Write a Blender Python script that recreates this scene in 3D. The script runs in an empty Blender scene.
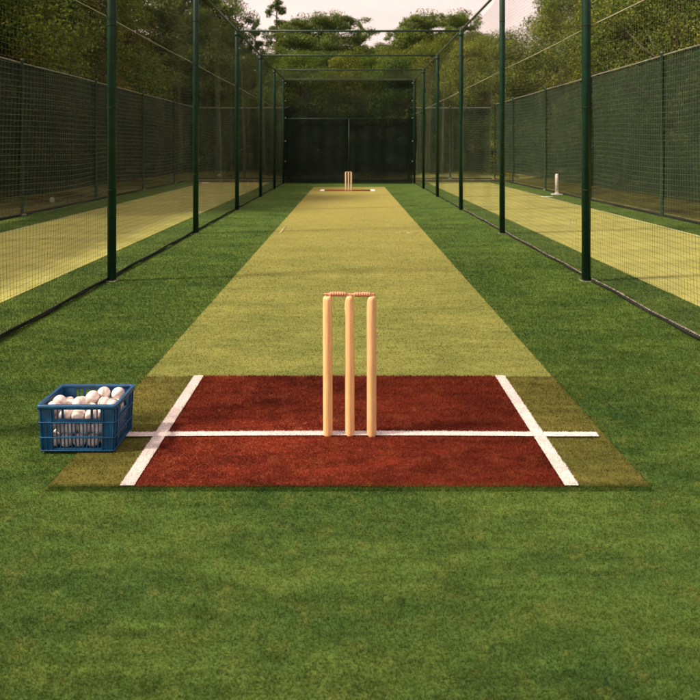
import bpy, math, random
import numpy as np
from mathutils import Vector

# ------------------------------------------------------------------ camera, sky, sun, exposure
scene = bpy.context.scene
COL = scene.collection
cam_d = bpy.data.cameras.new("camera")
cam = bpy.data.objects.new("camera", cam_d); COL.objects.link(cam)
cam.location = (0, 0, 1.47)
cam.rotation_euler = (math.radians(90), 0, 0)
cam_d.sensor_width = 36.0
cam_d.lens = 36.0 * 653.0 / 700.0
cam_d.shift_x = 1.0 / 700.0
cam_d.shift_y = -203.0 / 700.0
cam_d.clip_start = 0.05
cam_d.clip_end = 2000
cam_d.dof.use_dof = True; cam_d.dof.focus_distance = 3.9; cam_d.dof.aperture_fstop = 4.5
scene.camera = cam

SUN_AZ, SUN_EL = math.radians(-102), math.radians(43)      # from the left, a little behind the camera
w = bpy.data.worlds.new("World"); scene.world = w; w.use_nodes = True
nt = w.node_tree; nt.nodes.clear()
sky = nt.nodes.new("ShaderNodeTexSky"); sky.sky_type = 'NISHITA'; sky.sun_disc = False
sky.sun_elevation = SUN_EL; sky.sun_rotation = SUN_AZ % (2 * math.pi)
sky.air_density = 1.2; sky.dust_density = 3.0
tc = nt.nodes.new("ShaderNodeTexCoord")
mp = nt.nodes.new("ShaderNodeMapping"); mp.inputs['Scale'].default_value = (1, 1, 5)
cn = nt.nodes.new("ShaderNodeTexNoise"); cn.inputs['Scale'].default_value = 1.6; cn.inputs['Detail'].default_value = 5
cr = nt.nodes.new("ShaderNodeValToRGB")
cr.color_ramp.elements[0].position = .3; cr.color_ramp.elements[0].color = (4.6, 3.42, 3.1, 1)
cr.color_ramp.elements[1].position = .7; cr.color_ramp.elements[1].color = (6.2, 4.65, 4.05, 1)
mx = nt.nodes.new("ShaderNodeMix"); mx.data_type = 'RGBA'; mx.inputs[0].default_value = .88
bg = nt.nodes.new("ShaderNodeBackground"); bg.inputs['Strength'].default_value = 0.125
out = nt.nodes.new("ShaderNodeOutputWorld")
L = nt.links.new
L(tc.outputs['Generated'], mp.inputs['Vector']); L(mp.outputs[0], cn.inputs['Vector'])
L(cn.outputs['Fac'], cr.inputs['Fac']); L(sky.outputs['Color'], mx.inputs[6]); L(cr.outputs['Color'], mx.inputs[7])
L(mx.outputs[2], bg.inputs['Color']); L(bg.outputs[0], out.inputs['Surface'])

sd = bpy.data.lights.new("sun", 'SUN'); sd.energy = 3.8; sd.angle = math.radians(6); sd.color = (1.0, .84, .64)
sun = bpy.data.objects.new("sun", sd); COL.objects.link(sun)
sdir = Vector((math.sin(SUN_AZ) * math.cos(SUN_EL), math.cos(SUN_AZ) * math.cos(SUN_EL), math.sin(SUN_EL)))
sun.rotation_euler = (-sdir).to_track_quat('-Z', 'Y').to_euler()
sun.location = (-20, 10, 25)
vs = scene.view_settings
vs.view_transform = 'Standard'; vs.look = 'None'; vs.exposure = 0.95; vs.gamma = 1.0; vs.use_curve_mapping = False
scene.cycles.max_bounces = 6; scene.cycles.transparent_max_bounces = 24
scene.cycles.diffuse_bounces = 3

rng = np.random.default_rng(7)
random.seed(7)

# ------------------------------------------------------------------ helpers
class MB:
    """collects verts / quads / tris and links them as one mesh object"""
    def __init__(s): s.v = []; s.f = []; s.m = []; s.n = 0
    def add(s, v, f, mi=0):
        v = np.asarray(v, float).reshape(-1, 3); f = np.asarray(f, int)
        s.v.append(v); s.f.append(f + s.n); s.m.append(np.full(len(f), mi)); s.n += len(v)
    def box(s, lo, hi, mi=0):
        x0, y0, z0 = lo; x1, y1, z1 = hi
        v = [(x0,y0,z0),(x1,y0,z0),(x1,y1,z0),(x0,y1,z0),(x0,y0,z1),(x1,y0,z1),(x1,y1,z1),(x0,y1,z1)]
        s.add(v, [(3,2,1,0),(4,5,6,7),(0,1,5,4),(1,2,6,5),(2,3,7,6),(3,0,4,7)], mi)
    def tube(s, pts, r, n=10, mi=0, cap=True):
        pts = np.asarray(pts, float); k = len(pts)
        r = np.broadcast_to(np.asarray(r, float), (k,))
        t = np.gradient(pts, axis=0); t /= np.linalg.norm(t, axis=1)[:, None] + 1e-12
        ref = np.array([0, 0, 1.0]) if abs(t[0][2]) < .9 else np.array([0, 1.0, 0])
        a = np.cross(t, ref); a /= np.linalg.norm(a, axis=1)[:, None] + 1e-12
        b = np.cross(t, a)
        th = np.linspace(0, 2 * np.pi, n, endpoint=False)
        v = pts[:, None] + r[:, None, None] * (np.cos(th)[None, :, None] * a[:, None] + np.sin(th)[None, :, None] * b[:, None])
        i, j = np.meshgrid(np.arange(k - 1), np.arange(n), indexing='ij'); j2 = (j + 1) % n
        f = np.stack([i*n+j, (i+1)*n+j, (i+1)*n+j2, i*n+j2], -1).reshape(-1, 4)
        v = v.reshape(-1, 3)
        if cap:
            v = np.vstack([v, pts[0], pts[-1]])
            jj = np.arange(n); j2 = (jj + 1) % n; c0 = k * n; c1 = k * n + 1
            tri = np.vstack([np.stack([np.full(n, c0), jj, j2], -1), np.stack([np.full(n, c1), (k-1)*n+j2, (k-1)*n+jj], -1)])
            base = s.n
            s.add(v, f, mi); s.f.append(tri + base); s.m.append(np.full(len(tri), mi))
        else: s.add(v, f, mi)
    def lathe(s, prof, c=(0, 0, 0), axis='z', n=24, mi=0):
        prof = np.asarray(prof, float); k = len(prof)
        th = np.linspace(0, 2 * np.pi, n, endpoint=False)
        x = prof[:, 0][:, None] * np.cos(th); y = prof[:, 0][:, None] * np.sin(th); z = np.repeat(prof[:, 1][:, None], n, 1)
        v = np.stack([x, y, z], -1).reshape(-1, 3)
        if axis == 'x': v = v[:, [2, 0, 1]]
        i, j = np.meshgrid(np.arange(k - 1), np.arange(n), indexing='ij'); j2 = (j + 1) % n
        f = np.stack([i*n+j, i*n+j2, (i+1)*n+j2, (i+1)*n+j], -1).reshape(-1, 4)
        s.add(v + np.asarray(c), f, mi)
    def strands(s, P, r, mi=0, nrm=3):
        """P (S,K,3) polylines, thin prisms"""
        S, K, _ = P.shape
        t = np.gradient(P, axis=1); t /= np.linalg.norm(t, axis=2)[..., None] + 1e-12
        ref = np.array([.3, .5, .81]); a = np.cross(t, ref); 
        bad = np.linalg.norm(a, axis=2) < .2
        a[bad] = np.cross(t[bad], np.array([1.0, 0, 0]))
        a /= np.linalg.norm(a, axis=2)[..., None]; b = np.cross(t, a)
        th = np.linspace(0, 2 * np.pi, nrm, endpoint=False)
        v = P[:, :, None] + r * (np.cos(th)[:, None] * a[:, :, None] + np.sin(th)[:, None] * b[:, :, None])
        si, ki, ji = np.meshgrid(np.arange(S), np.arange(K - 1), np.arange(nrm), indexing='ij')
        j2 = (ji + 1) % nrm; q = lambda k, j: (si * K + k) * nrm + j
        f = np.stack([q(ki, ji), q(ki + 1, ji), q(ki + 1, j2), q(ki, j2)], -1).reshape(-1, 4)
        s.add(v.reshape(-1, 3), f, mi)
    def mesh(s, name, mats, smooth=False):
        me = bpy.data.meshes.new(name)
        v = np.vstack(s.v).astype(np.float32)
        loops = np.concatenate([f.reshape(-1) for f in s.f]).astype(np.int32)
        tot = np.concatenate([np.full(len(f), f.shape[1]) for f in s.f]).astype(np.int32)
        start = np.concatenate([[0], np.cumsum(tot)[:-1]]).astype(np.int32)
        me.vertices.add(len(v)); me.vertices.foreach_set('co', v.ravel())
        me.loops.add(len(loops)); me.loops.foreach_set('vertex_index', loops)
        me.polygons.add(len(tot)); me.polygons.foreach_set('loop_start', start); me.polygons.foreach_set('loop_total', tot)
        me.polygons.foreach_set('material_index', np.concatenate(s.m).astype(np.int32))
        if smooth: me.polygons.foreach_set('use_smooth', np.ones(len(tot), bool))
        me.update(calc_edges=True); me.validate()
        for m in (mats if isinstance(mats, (list, tuple)) else [mats]): me.materials.append(m)
        return me
    def build(s, name, mats, parent=None, smooth=False, loc=None):
        o = bpy.data.objects.new(name, s.mesh(name, mats, smooth)); COL.objects.link(o)
        if parent is not None: o.parent = parent
        if loc is not None: o.location = loc
        return o

def tag(o, label=None, cat=None, group=None, kind=None):
    if label: o['label'] = label
    if cat: o['category'] = cat
    if group: o['group'] = group
    if kind: o['kind'] = kind
    return o
def empty(name, loc=(0, 0, 0)):
    o = bpy.data.objects.new(name, None); COL.objects.link(o); o.location = loc; o.empty_display_size = .2
    return o
def children(o): return [c for c in bpy.data.objects if c.parent == o]
def copy_tree(o, parent=None, kids=None):
    c = o.copy(); COL.objects.link(c); c.parent = parent
    for ch in children(o): copy_tree(ch, c)
    return c
def bevel(o, wd=.003, seg=2):
    m = o.modifiers.new("bevel", 'BEVEL'); m.width = wd; m.segments = seg; m.limit_method = 'ANGLE'; m.angle_limit = .6
    return o

# ------------------------------------------------------------------ materials
def new_mat(name):
    m = bpy.data.materials.new(name); m.use_nodes = True
    t = m.node_tree; b = t.nodes['Principled BSDF']; o = t.nodes['Material Output']
    return m, t, b, o
def noise_col(t, stops, scale, detail=4, rough=.6, coord='Object', vscale=(1, 1, 1)):
    c = t.nodes.new("ShaderNodeTexCoord"); mpn = t.nodes.new("ShaderNodeMapping"); mpn.inputs['Scale'].default_value = vscale
    n = t.nodes.new("ShaderNodeTexNoise"); n.inputs['Scale'].default_value = scale; n.inputs['Detail'].default_value = detail
    n.inputs['Roughness'].default_value = rough
    r = t.nodes.new("ShaderNodeValToRGB"); e = r.color_ramp.elements
    while len(e) < len(stops): e.new(.5)
    for k, (p, cc) in enumerate(stops): e[k].position = p; e[k].color = (*cc, 1)
    t.links.new(c.outputs[coord], mpn.inputs[0]); t.links.new(mpn.outputs[0], n.inputs['Vector']); t.links.new(n.outputs['Fac'], r.inputs['Fac'])
    return r.outputs['Color'], n.outputs['Fac'], mpn
def mixc(t, a, b, fac, mode='MULTIPLY'):
    m = t.nodes.new("ShaderNodeMix"); m.data_type = 'RGBA'; m.blend_type = mode
    if isinstance(fac, (int, float)): m.inputs[0].default_value = fac
    else: t.links.new(fac, m.inputs[0])
    for k, x in ((6, a), (7, b)):
        if isinstance(x, tuple): m.inputs[k].default_value = (*x, 1)
        else: t.links.new(x, m.inputs[k])
    return m.outputs[2]
def bump(t, b, h, strength=.3, dist=.01):
    n = t.nodes.new("ShaderNodeBump"); n.inputs['Strength'].default_value = strength; n.inputs['Distance'].default_value = dist
    t.links.new(h, n.inputs['Height']); t.links.new(n.outputs[0], b.inputs['Normal'])
def simple(name, col, rough=.6, var=.25, scale=20, bmp=.0, spec=.5, metal=0):
    m, t, b, o = new_mat(name)
    lo = tuple(c * (1 - var) for c in col); hi = tuple(c * (1 + var) for c in col)
    c, f, _ = noise_col(t, [(.3, lo), (.7, hi)], scale)
    t.links.new(c, b.inputs['Base Color']); b.inputs['Roughness'].default_value = rough
    b.inputs['Specular IOR Level'].default_value = spec; b.inputs['Metallic'].default_value = metal
    if bmp: bump(t, b, f, bmp, .004)
    return m
def turf_mat(name, a, bcol, patch=.35, blade=False, dry=None, fade=None):
    """artificial grass: patches, brushed streaks across the lane, fine fibre noise"""
    m, t, b, o = new_mat(name)
    c1, f1, _ = noise_col(t, [(.3, a), (.72, bcol)], 1.1, 6, .65, vscale=(1, 1.9, 1))
    c2, f2, _ = noise_col(t, [(.32, (1 - patch,) * 3), (.68, (1 + patch,) * 3)], 5.5, 5, .7, vscale=(.7, 2.6, 1))
    c3, f3, _ = noise_col(t, [(.25, (.85,) * 3), (.75, (1.15,) * 3)], 160, 2, .6)
    c = mixc(t, c1, c2, 1.0); c = mixc(t, c, c3, 1.0)
    if dry:
        c4, f4, _ = noise_col(t, [(.52, (0, 0, 0)), (.68, (.55,) * 3)], 9, 5, .75)
        c = mixc(t, c, dry, c4, 'MIX')
    if fade:  # blends towards a second, more golden colour with distance down the lane
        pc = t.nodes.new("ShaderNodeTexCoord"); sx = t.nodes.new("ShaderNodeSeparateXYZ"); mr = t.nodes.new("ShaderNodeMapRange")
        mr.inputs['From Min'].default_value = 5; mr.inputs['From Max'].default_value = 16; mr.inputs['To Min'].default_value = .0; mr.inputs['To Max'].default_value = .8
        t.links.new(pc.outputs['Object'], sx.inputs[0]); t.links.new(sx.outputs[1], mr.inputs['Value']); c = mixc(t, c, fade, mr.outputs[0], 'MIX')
    if blade:
        g = t.nodes.new("ShaderNodeNewGeometry"); r = t.nodes.new("ShaderNodeValToRGB")
        e = r.color_ramp.elements; e[0].color = (.76, .76, .76, 1); e[1].color = (1.38, 1.35, 1.25, 1)
        t.links.new(g.outputs['Random Per Island'], r.inputs[0]); c = mixc(t, c, r.outputs[0], 1.0)
    t.links.new(c, b.inputs['Base Color']); b.inputs['Roughness'].default_value = .7
    b.inputs['Specular IOR Level'].default_value = .03
    if blade:
        tl = t.nodes.new("ShaderNodeBsdfTranslucent"); ms = t.nodes.new("ShaderNodeMixShader"); ms.inputs[0].default_value = .42
        t.links.new(c, tl.inputs[0]); t.links.new(b.outputs[0], ms.inputs[1]); t.links.new(tl.outputs[0], ms.inputs[2]); t.links.new(ms.outputs[0], o.inputs['Surface'])
    else: bump(t, b, f3, .12, .002)
    return m
TURFS = {}
def turf_pair(name, a, b, **k):
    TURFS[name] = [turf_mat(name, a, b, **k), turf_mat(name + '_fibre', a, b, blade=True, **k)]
    return TURFS[name]
G_ = turf_pair('green_turf', (0.030, 0.069, 0.017), (0.092, 0.145, 0.029), patch=.30, dry=(0.128, 0.151, 0.035))
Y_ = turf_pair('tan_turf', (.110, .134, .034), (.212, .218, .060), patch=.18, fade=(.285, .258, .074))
L_ = turf_pair('golden_turf', (0.212, 0.220, 0.066), (0.347, 0.341, 0.105), patch=.16)
O_ = turf_pair('olive_turf', (0.064, 0.072, 0.017), (0.132, 0.116, 0.029), patch=.28)
R_ = turf_pair('red_turf', (0.090, 0.017, 0.012), (0.269, 0.052, 0.027), patch=.32, dry=(0.302, 0.092, 0.038))
W_ = turf_pair('white_turf', (.74, .70, .72), (.84, .81, .82), patch=.06)

M_post = simple('green_painted_steel', (.004, .030, .018), .5, .3, 9, .05, .3)
M_rail = simple('weathered_green_steel', (.035, .060, .042), .45, .4, 14, .1)
M_fpost = simple('fence_post_paint', (.012, .040, .023), .45, .3, 12)
M_galv = simple('galvanised_rail', (.20, .20, .16), .5, .3, 10)
M_plate = simple('pale_base_plate', (.14, .14, .10), .8, .3, 40)
M_net = simple('net_twine', (.056, .074, .040), .8, .35, 3, 0, .2)
M_roofnet = simple('roof_net_twine', (.075, .105, .055), .8, .3, 3, 0, .2)
M_rope = simple('pale_rope', (.15, .13, .115), .9, .9, 24, .5, .2)
M_hem = simple('black_net_hem', (.012, .014, .012), .8, .5, 40, .5, .2)
M_wire = simple('steel_wire', (.30, .28, .22), .5, .2, 5)
M_tie = simple('white_cable_tie', (.35, .35, .3), .5, .1, 5)

def cloth_mat(name, col, alpha):
    m, t, b, o = new_mat(name)
    c, f, mpn = noise_col(t, [(.3, tuple(x * .75 for x in col)), (.7, tuple(x * 1.35 for x in col))], 2.2, 6, .7)
    t.links.new(c, b.inputs['Base Color']); b.inputs['Roughness'].default_value = .8; b.inputs['Specular IOR Level'].default_value = .2
    tr = t.nodes.new("ShaderNodeBsdfTransparent"); ms = t.nodes.new("ShaderNodeMixShader")
    mr = t.nodes.new("ShaderNodeMapRange"); mr.inputs['From Min'].default_value = .35; mr.inputs['From Max'].default_value = .65
    mr.inputs['To Min'].default_value = alpha - .05; mr.inputs['To Max'].default_value = min(1, alpha + .05)
    t.links.new(f, mr.inputs['Value']); t.links.new(mr.outputs[0], ms.inputs[0])
    t.links.new(tr.outputs[0], ms.inputs[1]); t.links.new(b.outputs[0], ms.inputs[2]); t.links.new(ms.outputs[0], o.inputs['Surface'])
    return m
M_shade = cloth_mat('green_shade_cloth', (.008, .020, .011), .76)
M_shade_back = cloth_mat('dark_shade_cloth', (.004, .012, .010), .80)
M_backnet = cloth_mat('fine_dark_net', (.005, .011, .007), .68)

def wood_mat(name, base, dark, rough=.45):
    m, t, b, o = new_mat(name)
    c, f, _ = noise_col(t, [(.3, dark), (.55, base), (.8, tuple(x * 1.1 for x in base))], 9, 6, .65, vscale=(9, 9, .7))
    g = t.nodes.new("ShaderNodeObjectInfo"); r = t.nodes.new("ShaderNodeValToRGB")
    r.color_ramp.elements[0].color = (.9, .9, .9, 1); r.color_ramp.elements[1].color = (1.08, 1.06, 1.0, 1)
    t.links.new(g.outputs['Random'], r.inputs[0]); c = mixc(t, c, r.outputs[0], 1.0)
    t.links.new(c, b.inputs['Base Color']); b.inputs['Roughness'].default_value = rough; bump(t, b, f, .12, .002)
    return m
M_stump = wood_mat('ash_wood', (.80, .50, .25), (.64, .36, .15))
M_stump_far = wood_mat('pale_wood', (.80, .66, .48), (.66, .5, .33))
M_bail = wood_mat('reddish_bail_wood', (.56, .25, .15), (.38, .13, .08))
M_crate = simple('blue_plastic', (.004, .064, .160), .42, .38, 22, .06, .5)
M_ball = simple('white_ball_leather', (.76, .67, .63), .55, .13, 45, .25)
M_seam = simple('ball_seam', (.52, .44, .40), .8, .3, 120, .4)
M_white = simple('white_plastic', (.80, .76, .72), .5, .08, 10)

def bark(name, col):
    m, t, b, o = new_mat(name)
    c, f, _ = noise_col(t, [(.3, tuple(x * .5 for x in col)), (.7, tuple(x * 1.4 for x in col))], 7, 8, .7, vscale=(3, 3, .5))
    t.links.new(c, b.inputs['Base Color']); b.inputs['Roughness'].default_value = .9; bump(t, b, f, .8, .03)
    return m
M_bark = bark('brown_bark', (.085, .060, .040)); M_bark2 = bark('grey_bark', (.11, .095, .07))
def leaf(name, dark, mid, light):
    m, t, b, o = new_mat(name)
    g = t.nodes.new("ShaderNodeNewGeometry"); r = t.nodes.new("ShaderNodeValToRGB"); e = r.color_ramp.elements
    e[0].color = (*dark, 1); e[1].color = (*light, 1); x = e.new(.55); x.color = (*mid, 1)
    t.links.new(g.outputs['Random Per Island'], r.inputs[0])
    c2, f, _ = noise_col(t, [(.3, (.48, .52, .5)), (.7, (1.5, 1.42, 1.1))], .8, 4, .65)
    oi = t.nodes.new("ShaderNodeObjectInfo"); r2 = t.nodes.new("ShaderNodeValToRGB")
    r2.color_ramp.elements[0].color = (.75, .8, .85, 1); r2.color_ramp.elements[1].color = (1.25, 1.15, .95, 1)
    t.links.new(oi.outputs['Random'], r2.inputs[0])
    c = mixc(t, r.outputs[0], c2, 1.0); c = mixc(t, c, r2.outputs[0], 1.0)
    d = t.nodes.new("ShaderNodeBsdfDiffuse"); tl = t.nodes.new("ShaderNodeBsdfTranslucent"); gl = t.nodes.new("ShaderNodeBsdfGlossy")
    gl.inputs['Roughness'].default_value = .55; gl.inputs['Color'].default_value = (.5, .5, .45, 1)
    a1 = t.nodes.new("ShaderNodeMixShader"); a2 = t.nodes.new("ShaderNodeMixShader"); a1.inputs[0].default_value = .3; a2.inputs[0].default_value = .025
    t.links.new(c, d.inputs[0]); t.links.new(c, tl.inputs[0]); t.links.new(d.outputs[0], a1.inputs[1]); t.links.new(tl.outputs[0], a1.inputs[2])
    t.links.new(a1.outputs[0], a2.inputs[1]); t.links.new(gl.outputs[0], a2.inputs[2]); t.links.new(a2.outputs[0], o.inputs['Surface'])
    return m
LF = {'broad': leaf('broad_leaves', (0.061, 0.096, 0.014), (0.132, 0.170, 0.024), (0.245, 0.277, 0.036)),
      'dark': leaf('dark_leaves', (0.037, 0.082, 0.013), (0.081, 0.144, 0.019), (0.161, 0.234, 0.031)),
      'pine': leaf('pine_needles', (0.052, 0.093, 0.024), (0.098, 0.158, 0.038), (0.172, 0.232, 0.060)),
      'fir': leaf('feathery_needles', (0.054, 0.075, 0.012), (0.136, 0.165, 0.019), (0.285, 0.300, 0.034))}

# ------------------------------------------------------------------ ground, turf, pitches
def terrain_h(x, y):
    d = np.maximum(np.maximum(np.abs(x) - 7.6, y - 30.6), 0)
    h = .9 * (1 - np.exp(-(d / 4.5) ** 1.5))
    h = h + np.where(d > 0, .10 * np.sin(x * .9 + y * .35) * np.sin(y * .7 - x * .2) * np.minimum(d / 2, 1), 0)
    return h - .03
mb = MB()
xs = np.concatenate([-np.geomspace(600, 45, 12), np.linspace(-40, 40, 161), np.geomspace(45, 600, 12)])
ys = np.concatenate([-np.geomspace(600, 20, 10), np.linspace(-15, 80, 191), np.geomspace(85, 900, 12)])
X, Y = np.meshgrid(xs, ys, indexing='ij'); Z = terrain_h(X, Y)
i, j = np.meshgrid(np.arange(len(xs) - 1), np.arange(len(ys) - 1), indexing='ij'); n = len(ys)
mb.add(np.stack([X, Y, Z], -1), np.stack([i*n+j, (i+1)*n+j, (i+1)*n+j+1, i*n+j+1], -1).reshape(-1, 4))
m, t, b, o = new_mat('forest_floor')
c, f, _ = noise_col(t, [(.30, (.045, .032, .013)), (.38, (.085, .070, .022)), (.46, (.12, .13, .028)), (.7, (.22, .21, .040))], .55, 8, .7)
c3, f3, _ = noise_col(t, [(.3, (.5,) * 3), (.7, (1.5,) * 3)], 14, 6, .75)
t.links.new(mixc(t, c, c3, 1.0), b.inputs['Base Color']); b.inputs['Roughness'].default_value = .95; bump(t, b, f3, .8, .05)
tag(mb.build('ground', m, smooth=True), kind='structure')

def blades(mb, region, n_per, ymin, ymax, z0, xr, hgt=.011, wid=.0026, holes=(), keep=None):
    """small leaning fibres; density falls with distance"""
    y = ymin * (ymax / ymin) ** rng.random(n_per)
    x0, x1 = xr
    x = (2 * rng.random(n_per) - 1) * (.60 * y + .1)
    k = (x > x0) & (x < x1)
    k &= rng.random(n_per) < np.clip((ymax - y) / (ymax * .7), 0, 1) if ymax - ymin > 3 else True
    for (a, bb, c_, d_) in holes: k &= ~((x > a) & (x < bb) & (y > c_) & (y < d_))
    if keep is not None: k &= keep(x, y)
    x, y = x[k], y[k]; q = len(x)
    sc = np.clip(y / 3.0, .75, 2.6)
    h = hgt * (.55 + .8 * rng.random(q)) * np.clip(sc, .8, 1.5); wd = wid * sc * (.6 + .8 * rng.random(q))
    az = rng.random(q) * 2 * np.pi; ln = h * (.3 + 1.0 * rng.random(q)); la = rng.random(q) * 2 * np.pi
    p = np.stack([x, y, np.full(q, z0 - .001)], -1)
    s_ = np.stack([np.cos(az) * wd / 2, np.sin(az) * wd / 2, np.zeros(q)], -1)
    tip = p + np.stack([np.cos(la) * ln, np.sin(la) * ln, h], -1)
    v = np.stack([p - s_, p + s_, tip], 1)
    mb.add(v, np.arange(q * 3).reshape(-1, 3), 1)
def sheet(mb, x0, x1, y0, y1, z, nx=2, ny=2):
    xs = np.linspace(x0, x1, nx); ys = np.linspace(y0, y1, ny); X, Y = np.meshgrid(xs, ys, indexing='ij')
    i, j = np.meshgrid(np.arange(nx - 1), np.arange(ny - 1), indexing='ij')
    mb.add(np.stack([X, Y, np.full_like(X, z)], -1), np.stack([i*ny+j, (i+1)*ny+j, (i+1)*ny+j+1, i*ny+j+1], -1).reshape(-1, 4))

HW = 1.30
mb = MB(); sheet(mb, -7.2, 6.9, -6, 27.6, 0.0)
blades(mb, None, 1000000, 1.3, 24, 0, (-6.9, 6.55), holes=[(-5.93, -3.275, 0, 30), (3.215, 5.775, 0, 30), (-HW + .004, HW - .004, 2.832, 24)], hgt=.011)
blades(mb, None, 14000, 2.785, 2.832, 0, (-HW, HW), hgt=.014)
tag(mb.build('turf', G_), kind='structure')
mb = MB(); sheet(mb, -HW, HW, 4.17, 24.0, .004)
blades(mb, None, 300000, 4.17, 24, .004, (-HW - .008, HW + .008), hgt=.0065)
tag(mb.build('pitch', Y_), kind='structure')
mb = MB(); sheet(mb, -HW, -.98, 2.82, 4.168, .0045); sheet(mb, .98, HW, 2.82, 4.168, .0045)
XW = .990
blades(mb, None, 90000, 2.82, 4.168, .0045, (-HW - .008, HW + .008), holes=[(-.98, .98, 0, 9)], hgt=.009)
o_ = tag(mb.build('pitch_end', O_), kind='structure')
for nm, x0, x1, ylist in (('pitch', -5.90, -3.28, 27.0), ('pitch', 3.22, 5.75, 27.0)):
    mb = MB(); sheet(mb, x0, x1, -5, ylist, .004)
    tag(mb.build(nm, L_[0]), kind='structure')
# pale woven edge along the outer seams of the neighbouring lanes
for x in (-5.92, 5.77):
    mb = MB(); mb.box((x - .012, -5, .001), (x + .012, 27.0, .0075)); tag(mb.build('seam', simple('seam_tape', (.42, .40, .22), .9, .2, 30)), kind='structure')

def bow(x): return .012 * (1 - (x / .98) ** 2)
mb = MB(); 
# red batting mat, 2.82 .. 4.17, slightly raised pile
mb.box((-.985, 2.822, .001), (.985, 4.17, .006))
blades(mb, None, 420000, 2.815, 4.175, .006, (-.93, .93), hgt=.009)
tag(mb.build('batting_mat', R_), 'wide red carpet mat under the near wicket with white crease lines', 'mat')
# white crease markings: pile fibres dyed white
def line_mark(pts_fn, n, ny, name='crease_marking', z=.0105, blade_n=20000, zone=None):
    mb = MB()
    P = pts_fn(np.linspace(0, 1, n))             # (n,2,2): two sides
    v = np.concatenate([np.concatenate([P[:, 0], np.full((n, 1), z)], 1), np.concatenate([P[:, 1], np.full((n, 1), z)], 1)])
    i = np.arange(n - 1)
    mb.add(v, np.stack([i, i + 1, n + i + 1, n + i], -1))
    if blade_n:
        u = rng.random(blade_n); s_ = rng.random(blade_n)
        Q = pts_fn(u); p = Q[:, 0] * s_[:, None] + Q[:, 1] * (1 - s_[:, None]); q = blade_n
        h = .007 * (.4 + .8 * rng.random(q)); wd = .0028 * (.6 + .8 * rng.random(q)); az = rng.random(q) * 6.283; la = rng.random(q) * 6.283
        b0 = np.concatenate([p, np.full((q, 1), z - .001)], 1); sd_ = np.stack([np.cos(az) * wd / 2, np.sin(az) * wd / 2, np.zeros(q)], -1)
        tip = b0 + np.stack([np.cos(la) * h, np.sin(la) * h, h], -1)
        mb.add(np.stack([b0 - sd_, b0 + sd_, tip], 1), np.arange(q * 3).reshape(-1, 3), 1)
    return tag(mb.build(name, W_), kind='structure')
def straight(x0, y0, x1, y1, wd):
    d = np.array([x1 - x0, y1 - y0]); L_ = np.linalg.norm(d); nrm = np.array([-d[1], d[0]]) / L_ * wd / 2
    def fn(u):
        c = np.array([x0, y0])[None] + u[:, None] * d[None]
        return np.stack([c + nrm, c - nrm], 1)
    return fn
line_mark(straight(-.958, 2.818, -.958, 4.168, .060), 30, 1)
line_mark(straight(.962, 2.818, .962, 4.168, .060), 30, 1)
def crease(u):
    x = -1.27 + u * 2.53; y = 3.312 + bow(np.clip(x, -.98, .98)); hw = .023
    return np.stack([np.stack([x, y + hw], -1), np.stack([x, y - hw], -1)], 1)
line_mark(crease, 60, 1, z=.0135)
# far end: short red strip with white ends, faint worn marks half way
mb = MB(); mb.box((-.82, 21.75, .002), (.72, 22.35, .0095)); tag(mb.build('batting_mat', R_), 'narrow red mat strip under the far wicket', 'mat')
line_mark(straight(-.90, 21.7, -.90, 22.45, .14), 2, 1, blade_n=0); line_mark(straight(.80, 21.7, .80, 22.45, .14), 2, 1, blade_n=0)
M_worn = turf_mat('worn_line', (.33, .29, .12), (.42, .38, .20), patch=.4)
for (a, bb, c_, d_) in ((-1.19, -1.15, 11.1, 12.0), (.80, .92, 11.1, 11.16), (.98, 1.17, 11.12, 11.19)):
    mb = MB(); mb.box((a, c_, .003), (bb, d_, .0085)); tag(mb.build('crease_marking', M_worn), kind='structure')
mb = MB(); mb.box((5.70, 19.25, .001), (6.10, 19.37, .006)); tag(mb.build('crease_marking', W_[0]), kind='structure')
mb = MB(); mb.box((-6.15, 26.6, .001), (-5.75, 26.9, .012)); tag(mb.build('crease_marking', W_[0]), kind='structure')
# earth strip / low kerb behind the cage
mb = MB(); mb.box((-7.2, 27.62, -.02), (6.9, 27.76, .10)); tag(bevel(mb.build('kerb', simple('earthy_kerb', (.13, .10, .055), .9, .5, 6, .6)), .02), 'low earthy brown kerb running behind the net cage', 'kerb')

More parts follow.
